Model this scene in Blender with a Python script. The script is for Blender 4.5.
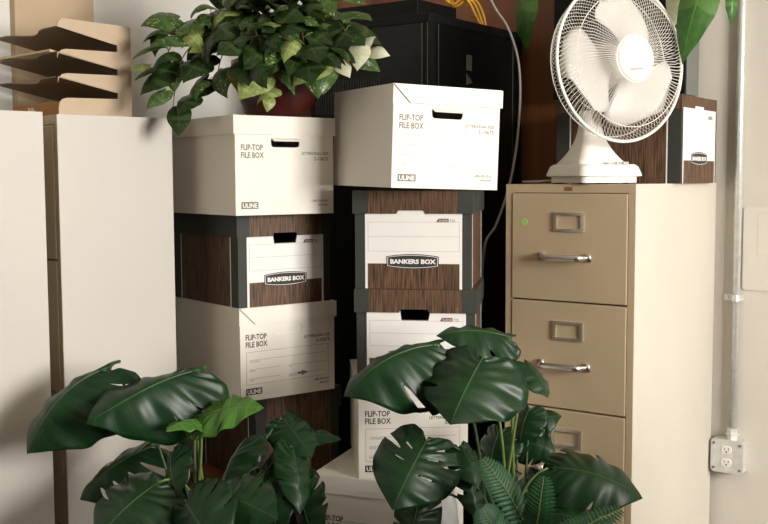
import bpy, bmesh, math, random
from mathutils import Vector, Matrix, Quaternion
for o in list(bpy.data.objects): bpy.data.objects.remove(o, do_unlink=True)
random.seed(7)
scene = bpy.context.scene
C = scene.collection
PI = math.pi
R = math.radians

# ------------------------------------------------------------------ camera
EYE = 1.339
F_PX, PITCH, ROLL = 1044.0, R(4.587), R(-0.238)
fwd = Vector((0, math.cos(PITCH), -math.sin(PITCH)))
up0 = Vector((0, math.sin(PITCH), math.cos(PITCH)))
rt0 = Vector((1, 0, 0))
rt = rt0 * math.cos(ROLL) + up0 * math.sin(ROLL)
up = -rt0 * math.sin(ROLL) + up0 * math.cos(ROLL)
cam_data = bpy.data.cameras.new('camera')
cam = bpy.data.objects.new('camera', cam_data)
C.objects.link(cam)
cam_data.sensor_width = 36.0
cam_data.lens = 36.0 * F_PX / 768.0
cam_data.clip_start = 0.05
m = Matrix((( rt.x, up.x, -fwd.x, 0), (rt.y, up.y, -fwd.y, 0), (rt.z, up.z, -fwd.z, EYE), (0, 0, 0, 1)))
cam.matrix_world = m
scene.camera = cam

def ray(u, v):
    return fwd + rt * ((u - 384) / F_PX) - up * ((v - 262) / F_PX)
def at(u, v, Y):
    """world point at depth Y seen in direction u, v (used to survey the room from the photograph)"""
    d = ray(u, v)
    return Vector((0, 0, EYE)) + d * (Y / d.y)
def at_z(u, v, z):
    d = ray(u, v)
    return Vector((0, 0, EYE)) + d * ((z - EYE) / d.z)

# room axes: D1 runs along the conduit wall towards the window wall, D2 into the conduit wall
YAW = R(-35.8)
D1 = Vector((math.cos(YAW), math.sin(YAW), 0))
D2 = Vector((-math.sin(YAW), math.cos(YAW), 0))
def st(s, t, z=0.0): return D1 * s + D2 * t + Vector((0, 0, z))
S0, S1, T0, T1, CEIL = -2.78, 2.60, -1.7, 3.40, 2.75

# ------------------------------------------------------------------ world, lights, exposure
world = bpy.data.worlds.new('world'); scene.world = world
world.use_nodes = True
nt = world.node_tree
bg = nt.nodes['Background']
sky = nt.nodes.new('ShaderNodeTexSky')
sky.sky_type = 'NISHITA'
sky.sun_disc = False
sky.sun_elevation = R(35)
sky.sun_rotation = R(200)
nt.links.new(sky.outputs[0], bg.inputs[0])
bg.inputs[1].default_value = 0.25

WIN_T0, WIN_T1, WIN_Z0, WIN_Z1 = 0.55, 2.05, 1.10, 2.45
def area(name, loc, aim, sx, sy, power, col):
    l = bpy.data.lights.new(name, 'AREA'); l.shape = 'RECTANGLE'
    l.size, l.size_y, l.energy, l.color = sx, sy, power, col
    o = bpy.data.objects.new(name, l); C.objects.link(o)
    o.location = loc
    o.rotation_euler = (aim - loc).to_track_quat('-Z', 'Y').to_euler()
    return o
wc = st(S1 + 0.22, (WIN_T0 + WIN_T1) / 2, (WIN_Z0 + WIN_Z1) / 2 + 0.1)
area('window_daylight', wc, wc - D1 + Vector((0, 0, -0.12)), WIN_T1 - WIN_T0 + .2, WIN_Z1 - WIN_Z0 + .2, 455, (1.0, 0.96, 0.905))

vs = scene.view_settings
scene.display_settings.display_device = 'sRGB'
vs.view_transform = 'Standard'; vs.look = 'None'; vs.gamma = 1.0; vs.exposure = 0.02
vs.use_curve_mapping = False

# ------------------------------------------------------------------ materials
MATS = {}
def mat(name, col, rough=0.6, metal=0.0, noise=0.0, nscale=20.0, stretch=(1, 1, 1), col2=None, bump=0.0, bscale=200.0, spec=0.5, trans=0.0, coat=0.0):
    if name in MATS: return MATS[name]
    M = bpy.data.materials.new(name); M.use_nodes = True
    n = M.node_tree.nodes; L = M.node_tree.links
    b = n['Principled BSDF']
    b.inputs['Roughness'].default_value = rough
    b.inputs['Metallic'].default_value = metal
    b.inputs['Specular IOR Level'].default_value = spec
    b.inputs['Coat Weight'].default_value = coat
    tc = n.new('ShaderNodeTexCoord')
    mp = n.new('ShaderNodeMapping'); mp.inputs['Scale'].default_value = stretch
    L.new(tc.outputs['Object'], mp.inputs[0])
    nz = n.new('ShaderNodeTexNoise'); nz.inputs['Scale'].default_value = nscale; nz.inputs['Detail'].default_value = 5
    L.new(mp.outputs[0], nz.inputs[0])
    rp = n.new('ShaderNodeValToRGB')
    c2 = col2 if col2 else tuple(c * (1 - noise) for c in col)
    rp.color_ramp.elements[0].color = (*c2, 1); rp.color_ramp.elements[1].color = (*col, 1)
    rp.color_ramp.elements[0].position = .35; rp.color_ramp.elements[1].position = .65
    L.new(nz.outputs[0], rp.inputs[0])
    L.new(rp.outputs[0], b.inputs['Base Color'])
    if bump:
        n2 = n.new('ShaderNodeTexNoise'); n2.inputs['Scale'].default_value = bscale; n2.inputs['Detail'].default_value = 3
        L.new(mp.outputs[0], n2.inputs[0])
        bp = n.new('ShaderNodeBump'); bp.inputs['Strength'].default_value = bump; bp.inputs['Distance'].default_value = .002
        L.new(n2.outputs[0], bp.inputs['Height']); L.new(bp.outputs[0], b.inputs['Normal'])
    if trans:
        tr = n.new('ShaderNodeBsdfTranslucent'); L.new(rp.outputs[0], tr.inputs[0])
        mx = n.new('ShaderNodeMixShader'); mx.inputs[0].default_value = trans
        out = n['Material Output']
        L.new(b.outputs[0], mx.inputs[1]); L.new(tr.outputs[0], mx.inputs[2]); L.new(mx.outputs[0], out.inputs[0])
    MATS[name] = M
    return M

def leaf_mat(name, c_a, c_b, vein, nveins, rough=.3, trans=.18, var=None, veinw=.06):
    """leaf: UV.x runs along the midrib, UV.y out to the margin"""
    M = bpy.data.materials.new(name); M.use_nodes = True
    n = M.node_tree.nodes; L = M.node_tree.links
    b = n['Principled BSDF']; b.inputs['Roughness'].default_value = rough; b.inputs['Specular IOR Level'].default_value = .32
    tc = n.new('ShaderNodeTexCoord'); sp = n.new('ShaderNodeSeparateXYZ'); L.new(tc.outputs['UV'], sp.inputs[0])
    nz = n.new('ShaderNodeTexNoise'); nz.inputs['Scale'].default_value = 14; nz.inputs['Detail'].default_value = 4
    L.new(tc.outputs['Object'], nz.inputs[0])
    rp = n.new('ShaderNodeValToRGB')
    rp.color_ramp.elements[0].color = (*c_a, 1); rp.color_ramp.elements[1].color = (*c_b, 1)
    rp.color_ramp.elements[0].position = .3; rp.color_ramp.elements[1].position = .7
    L.new(nz.outputs[0], rp.inputs[0])
    colr = rp.outputs[0]
    def math_(op, a, bb=None):
        q = n.new('ShaderNodeMath'); q.operation = op
        for i, x in enumerate((a, bb)):
            if x is None: continue
            if isinstance(x, (int, float)): q.inputs[i].default_value = x
            else: L.new(x, q.inputs[i])
        return q.outputs[0]
    if var:                                           # cream flecks of a variegated leaf
        mp = n.new('ShaderNodeMapping'); mp.inputs['Scale'].default_value = (14, 3.2, 1); L.new(tc.outputs['UV'], mp.inputs[0])
        oi = n.new('ShaderNodeObjectInfo')
        ad = n.new('ShaderNodeVectorMath'); ad.operation = 'ADD'; L.new(mp.outputs[0], ad.inputs[0])
        mu = math_('MULTIPLY', oi.outputs['Random'], 37.0); cb = n.new('ShaderNodeCombineXYZ'); L.new(mu, cb.inputs[2]); L.new(cb.outputs[0], ad.inputs[1])
        n3 = n.new('ShaderNodeTexNoise'); n3.inputs['Scale'].default_value = 1.0; n3.inputs['Detail'].default_value = 6; n3.inputs['Roughness'].default_value = .7
        L.new(ad.outputs[0], n3.inputs[0])
        r3 = n.new('ShaderNodeValToRGB'); r3.color_ramp.elements[0].position = var[1]; r3.color_ramp.elements[1].position = var[1] + .1
        L.new(n3.outputs[0], r3.inputs[0])
        mv = n.new('ShaderNodeMixRGB'); L.new(r3.outputs[0], mv.inputs[0]); L.new(colr, mv.inputs[1]); mv.inputs[2].default_value = (*var[0], 1)
        colr = mv.outputs[0]
    f = math_('FRACT', math_('MULTIPLY', sp.outputs[0], nveins))
    d = math_('ABSOLUTE', math_('SUBTRACT', f, .5))
    lv = math_('LESS_THAN', d, veinw)
    mr = math_('LESS_THAN', sp.outputs[1], .035)
    vm = math_('MAXIMUM', math_('MULTIPLY', lv, .55), mr)
    mx = n.new('ShaderNodeMixRGB'); L.new(vm, mx.inputs[0]); L.new(colr, mx.inputs[1]); mx.inputs[2].default_value = (*vein, 1)
    L.new(mx.outputs[0], b.inputs['Base Color'])
    tr = n.new('ShaderNodeBsdfTranslucent'); L.new(mx.outputs[0], tr.inputs[0])
    ms = n.new('ShaderNodeMixShader'); ms.inputs[0].default_value = trans
    L.new(b.outputs[0], ms.inputs[1]); L.new(tr.outputs[0], ms.inputs[2]); L.new(ms.outputs[0], n['Material Output'].inputs[0])
    return M

def wood_mat(name, dark, light, s=60, zs=.06, rough=.6):
    return mat(name, light, rough, 0, 0, s, (1, 1, zs), dark)

WHITE = mat('white_cardboard', (.81, .77, .70), .75, noise=.04, nscale=6, bump=.15, bscale=300)
KRAFT_IN = mat('cardboard_inside', (.42, .31, .2), .85, noise=.1)
WOODP = wood_mat('printed_woodgrain', (.020, .010, .005), (.17, .088, .044), 260, .05)
DKGRN = mat('charcoal_card', (.034, .037, .031), .7, noise=.15, nscale=15)
LABELW = mat('white_label', (.82, .80, .77), .7, noise=.03, nscale=8)
INK = mat('black_ink', (.03, .028, .026), .7)
GREYINK = mat('grey_ink', (.16, .145, .13), .7)
FAINT = mat('faint_ink', (.36, .33, .30), .7)
BROWNINK = mat('brown_ink', (.2, .09, .05), .7)
PUTTY_SHADE = mat('putty_enamel_shaded_front', (.47, .365, .235), .42, noise=.04, nscale=3, bump=.12, bscale=400)  # cabinet fronts: their shade is put into the enamel colour
PUTTY_LIT = mat('putty_enamel_lit_side', (.61, .565, .485), .45, noise=.04, nscale=3, bump=.12, bscale=400)  # same enamel on the sides, lightened for the window light on them
PUTTY_LIT_LEFT = mat('pale_enamel_lit_side', (.545, .515, .465), .5, noise=.04, nscale=3, bump=.12, bscale=400)  # left cabinets' sides, side light put into the colour against darker fronts
GAP = mat('shadow_gap_steel', (.08, .065, .05), .7)
CHROME = mat('brushed_chrome', (.72, .70, .66), .28, 1.0, noise=.1, nscale=40)
GALV = mat('galvanised_steel', (.76, .77, .74), .38, .55, noise=.12, nscale=60)
WALLM = mat('painted_wall', (.66, .61, .535), .85, noise=.05, nscale=4, bump=.25, bscale=160)
WALLL = mat('pale_wall', (.70, .70, .655), .85, noise=.05, nscale=4, bump=.2, bscale=160)
CEILM = mat('ceiling_paint', (.80, .74, .64), .9, noise=.03)
FLOORM = mat('floor_vinyl', (.06, .048, .036), .5, noise=.3, nscale=9)
TANM = mat('tan_paint', (.52, .40, .265), .8, noise=.06, nscale=5)
BLACK = mat('black_steel', (.006, .006, .006), .55, noise=.2, spec=.2)
GREYD = mat('dark_grey_steel', (.16, .165, .15), .55)
PLY = wood_mat('stained_plywood', (.10, .032, .012), (.27, .095, .035), 9, .05, .45)
FANW = mat('fan_plastic', (.83, .80, .74), .38, noise=.02)
BLADE = mat('blade_plastic', (.84, .82, .78), .35, noise=.02, trans=.3)
POTRED = mat('oxblood_glaze', (.06, .008, .005), .3, noise=.45, nscale=12, coat=.2)
SOIL = mat('soil', (.03, .02, .013), .95, noise=.5, nscale=60, bump=.6)
STEMG = mat('green_stem', (.13, .20, .04), .5, noise=.25, nscale=30)
STEMD = mat('dark_stem', (.05, .085, .025), .5, noise=.3, nscale=30)
STEMB = mat('brown_vine', (.13, .085, .035), .6, noise=.3, nscale=30)
PLANTER = mat('charcoal_planter', (.04, .04, .042), .5, noise=.2)
WPLANTER = mat('white_ceramic', (.72, .72, .71), .35, noise=.03)
YELLOW = mat('yellow_cable_jacket', (.72, .36, .03), .45)
GREYC = mat('grey_cable_jacket', (.40, .39, .35), .5)
BLKC = mat('black_cable_jacket', (.02, .02, .02), .5)
STICK = mat('green_sticker', (.33, .58, .16), .6)
PAPER = mat('paper', (.78, .735, .67), .7, noise=.03)
OUTW = mat('white_outlet', (.82, .80, .75), .4)
SORT = mat('tan_sorter_enamel', (.50, .385, .265), .55, noise=.04)
SORTD = mat('brown_sorter_shelf', (.20, .13, .075), .6, noise=.15)
KRAFT = mat('orange_brown_card', (.42, .19, .06), .8, noise=.12, nscale=10)
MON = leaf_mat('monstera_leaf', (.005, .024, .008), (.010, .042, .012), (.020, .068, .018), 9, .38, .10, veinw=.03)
MONU = leaf_mat('monstera_underside', (.05, .14, .025), (.08, .20, .035), (.13, .26, .06), 9, .5, .15, veinw=.04)
RIBM = mat('leaf_midrib', (.05, .115, .03), .45)
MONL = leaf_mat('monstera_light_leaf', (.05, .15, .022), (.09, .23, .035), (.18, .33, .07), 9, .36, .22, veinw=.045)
POTH = [leaf_mat('pothos_dark', (.008, .019, .005), (.019, .044, .009), (.05, .09, .025), 1, .34, .12, ((.30, .34, .14), .62)),
        leaf_mat('pothos_mid', (.026, .062, .012), (.052, .105, .020), (.08, .15, .04), 1, .36, .16, ((.50, .55, .30), .56)),
        leaf_mat('pothos_pale', (.15, .21, .05), (.28, .34, .10), (.4, .45, .2), 1, .38, .2, ((.50, .52, .30), .56)),
        leaf_mat('pothos_cream', (.50, .52, .36), (.66, .66, .50), (.5, .55, .35), 1, .4, .2, ((.30, .40, .16), .66))]
PHIL = leaf_mat('philodendron_leaf', (.035, .11, .02), (.06, .16, .035), (.12, .25, .06), 1, .36, .2)
FERN = leaf_mat('fern_leaf', (.012, .055, .022), (.024, .09, .034), (.04, .12, .045), 1, .45, .12)

def glass_mat():
    M = bpy.data.materials.new('window_glass'); M.use_nodes = True
    n = M.node_tree.nodes; L = M.node_tree.links
    g = n.new('ShaderNodeBsdfGlossy'); g.inputs['Roughness'].default_value = .02
    t = n.new('ShaderNodeBsdfTransparent'); mx = n.new('ShaderNodeMixShader'); mx.inputs[0].default_value = .06
    L.new(t.outputs[0], mx.inputs[1]); L.new(g.outputs[0], mx.inputs[2]); L.new(mx.outputs[0], n['Material Output'].inputs[0])
    return M
GLASS = glass_mat()

# ------------------------------------------------------------------ mesh helpers
def tag(o, label, cat, group=None):
    o['label'] = label; o['category'] = cat
    if group: o['group'] = group
    return o
def thing(name, label, cat, loc=(0, 0, 0), rz=0.0, group=None):
    o = bpy.data.objects.new(name, None); C.objects.link(o)
    o.empty_display_size = .05
    o.location = loc; o.rotation_euler = (0, 0, rz)
    return tag(o, label, cat, group)
def obj(name, bm, material, parent=None, smooth=False):
    me = bpy.data.meshes.new(name); bm.to_mesh(me); bm.free()
    if smooth:
        for p in me.polygons: p.use_smooth = True
    o = bpy.data.objects.new(name, me); C.objects.link(o)
    me.materials.append(material)
    if parent: o.parent = parent
    return o
def link_mesh(name, me, parent, loc=None, quat=None, scale=None):
    o = bpy.data.objects.new(name, me); C.objects.link(o); o.parent = parent
    if loc is not None: o.location = loc
    if quat is not None: o.rotation_mode = 'QUATERNION'; o.rotation_quaternion = quat
    if scale is not None: o.scale = scale
    return o
def struct(name, bm, material, parent=None):
    o = obj(name, bm, material, parent)
    if not parent: o['kind'] = 'structure'
    return o
def box(bm, x0, x1, y0, y1, z0, z1, M=None, bev=0.0):
    vs_ = [bm.verts.new((x, y, z)) for z in (z0, z1) for y in (y0, y1) for x in (x0, x1)]
    fs = [bm.faces.new([vs_[i] for i in f]) for f in ((0, 2, 3, 1), (4, 5, 7, 6), (0, 1, 5, 4), (2, 6, 7, 3), (0, 4, 6, 2), (1, 3, 7, 5))]
    if bev:
        es = list({e for f in fs for e in f.edges})
        r = bmesh.ops.bevel(bm, geom=es, offset=bev, segments=2, affect='EDGES', profile=.5)
        if M is not None:
            for v in {v for f in r['faces'] for v in f.verts} | {v for v in vs_ if v.is_valid}: v.co = M @ v.co
    elif M is not None:
        for v in vs_: v.co = M @ v.co
    return bm
def nb(): return bmesh.new()
def bx(*a, bev=0.0): return box(nb(), *a, bev=bev)
def tube(bm, pts, r, n=8, cap=True, r1=None):
    pts = [Vector(p) for p in pts]
    N = len(pts); rings = []
    t0 = (pts[1] - pts[0]).normalized()
    ref = Vector((0, 0, 1)) if abs(t0.z) < .9 else Vector((1, 0, 0))
    a = t0.cross(ref).normalized()
    for i, p in enumerate(pts):
        t = (pts[min(i + 1, N - 1)] - pts[max(i - 1, 0)]).normalized()
        a = (a - t * a.dot(t)).normalized(); b = t.cross(a)
        rr = r if r1 is None else r + (r1 - r) * i / (N - 1)
        rings.append([bm.verts.new(p + (a * math.cos(2 * PI * k / n) + b * math.sin(2 * PI * k / n)) * rr) for k in range(n)])
    for i in range(N - 1):
        for k in range(n):
            bm.faces.new((rings[i][k], rings[i][(k + 1) % n], rings[i + 1][(k + 1) % n], rings[i + 1][k]))
    if cap:
        bm.faces.new(rings[0][::-1]); bm.faces.new(rings[-1])
    return bm
def bez(p0, p1, p2, p3, n=12):
    p0, p1, p2, p3 = map(Vector, (p0, p1, p2, p3))
    return [(p0 * (1 - t) ** 3 + p1 * 3 * t * (1 - t) ** 2 + p2 * 3 * t * t * (1 - t) + p3 * t ** 3) for t in [i / n for i in range(n + 1)]]
def smoothpath(ps, n=6):
    ps = [Vector(p) for p in ps]; out = []
    for i in range(len(ps) - 1):
        a = ps[max(i - 1, 0)]; b = ps[i]; c = ps[i + 1]; d = ps[min(i + 2, len(ps) - 1)]
        for k in range(n):
            t = k / n
            out.append(.5 * ((2 * b) + (c - a) * t + (2 * a - 5 * b + 4 * c - d) * t * t + (3 * b - a - 3 * c + d) * t ** 3))
    out.append(ps[-1]); return out
def lathe(bm, prof, n=40, M=None):
    rings = []
    for r, z in prof:
        ring = []
        for k in range(n):
            a = 2 * PI * k / n; co = Vector((r * math.cos(a), r * math.sin(a), z))
            ring.append(bm.verts.new(M @ co if M is not None else co))
        rings.append(ring)
    for i in range(len(rings) - 1):
        for k in range(n):
            bm.faces.new((rings[i][k], rings[i][(k + 1) % n], rings[i + 1][(k + 1) % n], rings[i + 1][k]))
    if prof[0][0] > 1e-6: bm.faces.new(rings[0][::-1])
    if prof[-1][0] > 1e-6: bm.faces.new(rings[-1])
    return bm
def plate(bm, outer, holes, thick, M=None):
    """flat plate in local XY (outer polygon, polygon holes) extruded by thick along +Z"""
    vs0 = []; es = []
    for loop in [outer] + holes:
        vv = [bm.verts.new((x, y, 0)) for x, y in loop]
        for i in range(len(vv)): es.append(bm.edges.new((vv[i], vv[(i + 1) % len(vv)])))
        vs0 += vv
    g = bmesh.ops.triangle_fill(bm, use_beauty=True, use_dissolve=False, edges=es, normal=(0, 0, 1))
    fs = [f for f in g['geom'] if isinstance(f, bmesh.types.BMFace)]
    ex = bmesh.ops.extrude_face_region(bm, geom=fs)
    top = [v for v in ex['geom'] if isinstance(v, bmesh.types.BMVert)]
    for v in top: v.co.z += thick
    allv = set(vs0) | set(top)
    bmesh.ops.recalc_face_normals(bm, faces=[f for f in bm.faces if any(v in allv for v in f.verts)])
    if M is not None:
        for v in allv: v.co = M @ v.co
    return bm
def rrect(x0, x1, y0, y1, r, n=5):
    out = []
    for cx, cy, a0 in ((x1 - r, y0 + r, -90), (x1 - r, y1 - r, 0), (x0 + r, y1 - r, 90), (x0 + r, y0 + r, 180)):
        for k in range(n + 1):
            a = R(a0 + 90 * k / n); out.append((cx + r * math.cos(a), cy + r * math.sin(a)))
    return out
FRONT = lambda y: Matrix(((1, 0, 0, 0), (0, 0, -1, y), (0, 1, 0, 0), (0, 0, 0, 1)))   # local xy plate -> front face (x, z), thickness towards -y
def text_into(bm, s, x, z, size, y, align='LEFT', bold=0.0, sx=1.0, thick=.0003, M=None):
    cu = bpy.data.curves.new('t', 'FONT'); cu.body = s; cu.size = size; cu.align_x = align; cu.resolution_u = 2
    cu.offset = bold
    to = bpy.data.objects.new('t', cu); C.objects.link(to)
    bpy.context.view_layer.update()
    me = bpy.data.meshes.new_from_object(to.evaluated_get(bpy.context.evaluated_depsgraph_get()))
    T = M if M is not None else FRONT(y)
    me.transform(T @ Matrix.Translation((x, z, thick)) @ Matrix.Diagonal((sx, 1, 1, 1)))
    bm.from_mesh(me)
    bpy.data.objects.remove(to); bpy.data.curves.remove(cu); bpy.data.meshes.remove(me)
    return bm
def rect_f(bm, x0, x1, z0, z1, y, t=.0004):
    return box(bm, x0, x1, y - t, y, z0, z1)
def frame_f(bm, x0, x1, z0, z1, y, w=.0007):
    rect_f(bm, x0, x1, z0, z0 + w, y); rect_f(bm, x0, x1, z1 - w, z1, y)
    rect_f(bm, x0, x0 + w, z0 + w, z1 - w, y); rect_f(bm, x1 - w, x1, z0 + w, z1 - w, y)

# ------------------------------------------------------------------ the room
def room_box(s0, s1, t0, t1, z0, z1):
    bm = nb()
    M = Matrix(((D1.x, D2.x, 0, 0), (D1.y, D2.y, 0, 0), (0, 0, 1, 0), (0, 0, 0, 1)))
    return box(bm, s0, s1, t0, t1, z0, z1, M)
TH = .12
struct('floor', room_box(S0 - TH, S1 + TH, T0 - TH, T1 + TH, -.1, 0), FLOORM)
struct('ceiling', room_box(S0 - TH, S1 + TH, T0 - TH, T1 + TH, CEIL, CEIL + .1), CEILM)
struct('wall_left', room_box(S0 - TH, S0, T0, T1, 0, CEIL), WALLL)
struct('wall_right', room_box(S0 - TH, S1 + TH, T1, T1 + TH, 0, CEIL), WALLM)
WALLD = mat('brown_panelled_wall', (.16, .11, .075), .7, noise=.2, nscale=8)
struct('wall_back', room_box(S0 - TH, S1 + TH, T0 - TH, T0, 0, CEIL), WALLD)
wb = nb()
MR = Matrix(((D1.x, D2.x, 0, 0), (D1.y, D2.y, 0, 0), (0, 0, 1, 0), (0, 0, 0, 1)))
box(wb, S1, S1 + TH, T0, WIN_T0, 0, CEIL, MR); box(wb, S1, S1 + TH, WIN_T1, T1, 0, CEIL, MR)
box(wb, S1, S1 + TH, WIN_T0, WIN_T1, 0, WIN_Z0, MR); box(wb, S1, S1 + TH, WIN_T0, WIN_T1, WIN_Z1, CEIL, MR)
struct('wall_window', wb, WALLD)
win = nb(); w = .05
for a in ((WIN_T0, WIN_T1, WIN_Z0, WIN_Z0 + w), (WIN_T0, WIN_T1, WIN_Z1 - w, WIN_Z1), (WIN_T0, WIN_T0 + w, WIN_Z0 + w, WIN_Z1 - w), (WIN_T1 - w, WIN_T1, WIN_Z0 + w, WIN_Z1 - w),
          ((WIN_T0 + WIN_T1) / 2 - .02, (WIN_T0 + WIN_T1) / 2 + .02, WIN_Z0 + w, WIN_Z1 - w)):
    box(win, S1 + .03, S1 + .08, a[0], a[1], a[2], a[3], MR)
wo = struct('window_1', win, OUTW)
tm = (WIN_T0 + WIN_T1) / 2
for a, b in ((WIN_T0 + w, tm - .02), (tm + .02, WIN_T1 - w)):
    p = nb(); box(p, S1 + .053, S1 + .057, a, b, WIN_Z0 + w, WIN_Z1 - w, MR); obj('pane', p, GLASS, wo)
struct('baseboard_right', room_box(S0, S1, T1 - .012, T1, 0, .09), mat('baseboard_vinyl', (.10, .085, .07), .5))
struct('baseboard_left', room_box(S0, S0 + .012, T0, T1 - .012, 0, .09), mat('baseboard_vinyl', (.1, .085, .07), .5))
# tan boxed-in pier on the left wall, behind the paper sorter
def wall_left_t(u, off=0.0):          # where a sight line meets the left wall
    d = ray(u, 178); k = (S0 + off) / (d.x * D1.x + d.y * D1.y); p = d * k
    return p.x * D2.x + p.y * D2.y
ta, tb = wall_left_t(20, .025), wall_left_t(98, .025)
struct('trim_1', room_box(S0, S0 + .025, min(ta, tb), max(ta, tb), 0, CEIL), TANM)

# ------------------------------------------------------------------ filing cabinet on the right
CW, CD, CH = .402, .664, 1.320
cabN = Vector((.673, 2.853, 0)) + D1 * .016           # front right corner
cab_c = cabN - D1 * CW / 2 + D2 * CD / 2
def drawer_cabinet(name, label, loc, rz, W, D, H, nd, matl, handles=True, rail=.024, sides=None):
    t = thing(name, label, 'filing cabinet', loc, rz)
    fr = .020
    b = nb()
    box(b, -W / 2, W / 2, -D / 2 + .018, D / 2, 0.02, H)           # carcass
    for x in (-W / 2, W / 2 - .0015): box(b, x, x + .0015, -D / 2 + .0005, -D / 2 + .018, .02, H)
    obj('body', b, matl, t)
    b = nb(); wf = W / 2 - .0015
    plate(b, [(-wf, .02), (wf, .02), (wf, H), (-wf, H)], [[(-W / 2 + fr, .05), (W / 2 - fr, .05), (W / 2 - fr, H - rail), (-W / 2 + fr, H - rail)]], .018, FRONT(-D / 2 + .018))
    obj('face_frame', b, PUTTY_SHADE, t)
    obj('plinth', bx(-W / 2 + .012, W / 2 - .012, -D / 2 + .02, D / 2 - .01, 0, .02), GAP, t)
    obj('recess', bx(-W / 2 + fr, W / 2 - fr, -D / 2 + .0165, -D / 2 + .0175, .05, H - rail), GAP, t)
    ph = (H - rail - .05) / nd
    out = []
    for k in range(nd):
        z1 = H - rail - k * ph; z0 = z1 - ph
        g = .0022
        dr = obj('drawer', bx(-W / 2 + fr + g, W / 2 - fr - g, -D / 2 - .003, -D / 2 + .016, z0 + g, z1 - g, bev=.0025), PUTTY_SHADE, t)
        yf = -D / 2 - .003
        out.append((dr, z0, z1, yf))
        if not handles: continue
        # label holder: open chrome frame around a card slot
        lx, lz = .004, z1 - .083
        fb = nb()
        plate(fb, [(lx - .046, lz - .027), (lx + .046, lz - .027), (lx + .046, lz + .027), (lx - .046, lz + .027)],
              [[(lx - .038, lz - .019), (lx + .038, lz - .019), (lx + .038, lz + .019), (lx - .038, lz + .019)]], .006, FRONT(yf))
        obj('label_holder', fb, CHROME, dr)
        # bow handle: flat chrome bar carried on two feet
        hz = z1 - .183; hx = -.008
        hb = nb(); L_ = .072
        n = 16; prev = None
        for i in range(n + 1):
            a = i / n; x = hx - L_ + 2 * L_ * a
            e = min(1.0, min(a, 1 - a) / .12); yy = yf - .034 * math.sin(e * PI / 2)
            ring = [hb.verts.new((x, yy + dy, hz + dz)) for dy, dz in ((-.003, -.0085), (-.006, 0), (-.003, .0085), (.003, .0085), (.003, -.0085))]
            if prev:
                for q in range(5): hb.faces.new((prev[q], prev[(q + 1) % 5], ring[(q + 1) % 5], ring[q]))
            prev = ring
        for x in (hx - L_, hx + L_): box(hb, x - .010, x + .010, yf - .006, yf, hz - .011, hz + .011)
        bmesh.ops.recalc_face_normals(hb, faces=hb.faces)
        obj('handle', hb, CHROME, dr, True)
    return t, out
cab, drs = drawer_cabinet('filing_cabinet', 'tall tan four-drawer filing cabinet with the desk fan on top', cab_c, YAW, CW, CD, CH, 4, PUTTY_LIT)
dr0, z0, z1, yf = drs[0]
sb = nb(); lathe(sb, [(.0105, 0), (.0105, .0008)], 24, FRONT(yf) @ Matrix.Translation((-.138, z1 - .086, 0)))
obj('round_sticker', sb, STICK, dr0)
obj('badge', bx(-.012, .012, -CD / 2 - .001, -CD / 2, CH - .019, CH - .008), BROWNINK, cab)

# ------------------------------------------------------------------ two pale cabinets on the left
SA = math.atan2(.63, .777)                # their long sides run along this bearing
sd = Vector((math.cos(SA), math.sin(SA), 0)); nrm = Vector((math.sin(SA), -math.cos(SA), 0))
def pale_cabinet(label, near, length, wid, H):
    # local frame: drawer front looks along -sd ; side panel seen from the room looks along nrm
    c = Vector((near.x, near.y, 0)) + sd * (length / 2) - nrm * (wid / 2)
    return drawer_cabinet('filing_cabinet', label, c, SA - PI / 2, wid, length, H, 4, PUTTY_LIT_LEFT, handles=True)
H_L = EYE + .169
p2 = at(58.5, 180, 2.73); p2b = at(170, 180, 2.95)
len2 = (Vector((p2b.x, p2b.y)) - Vector((p2.x, p2.y))).length
pale_cabinet('pale steel filing cabinet beside the left box stack, paper sorter on top', p2, len2, .45, H_L)
p1b = at(44.5, 180, 2.63)
pale_cabinet('pale steel filing cabinet cut off by the left picture edge', Vector((p1b.x, p1b.y, 0)) - sd * .36, .36, .45, H_L)

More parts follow.
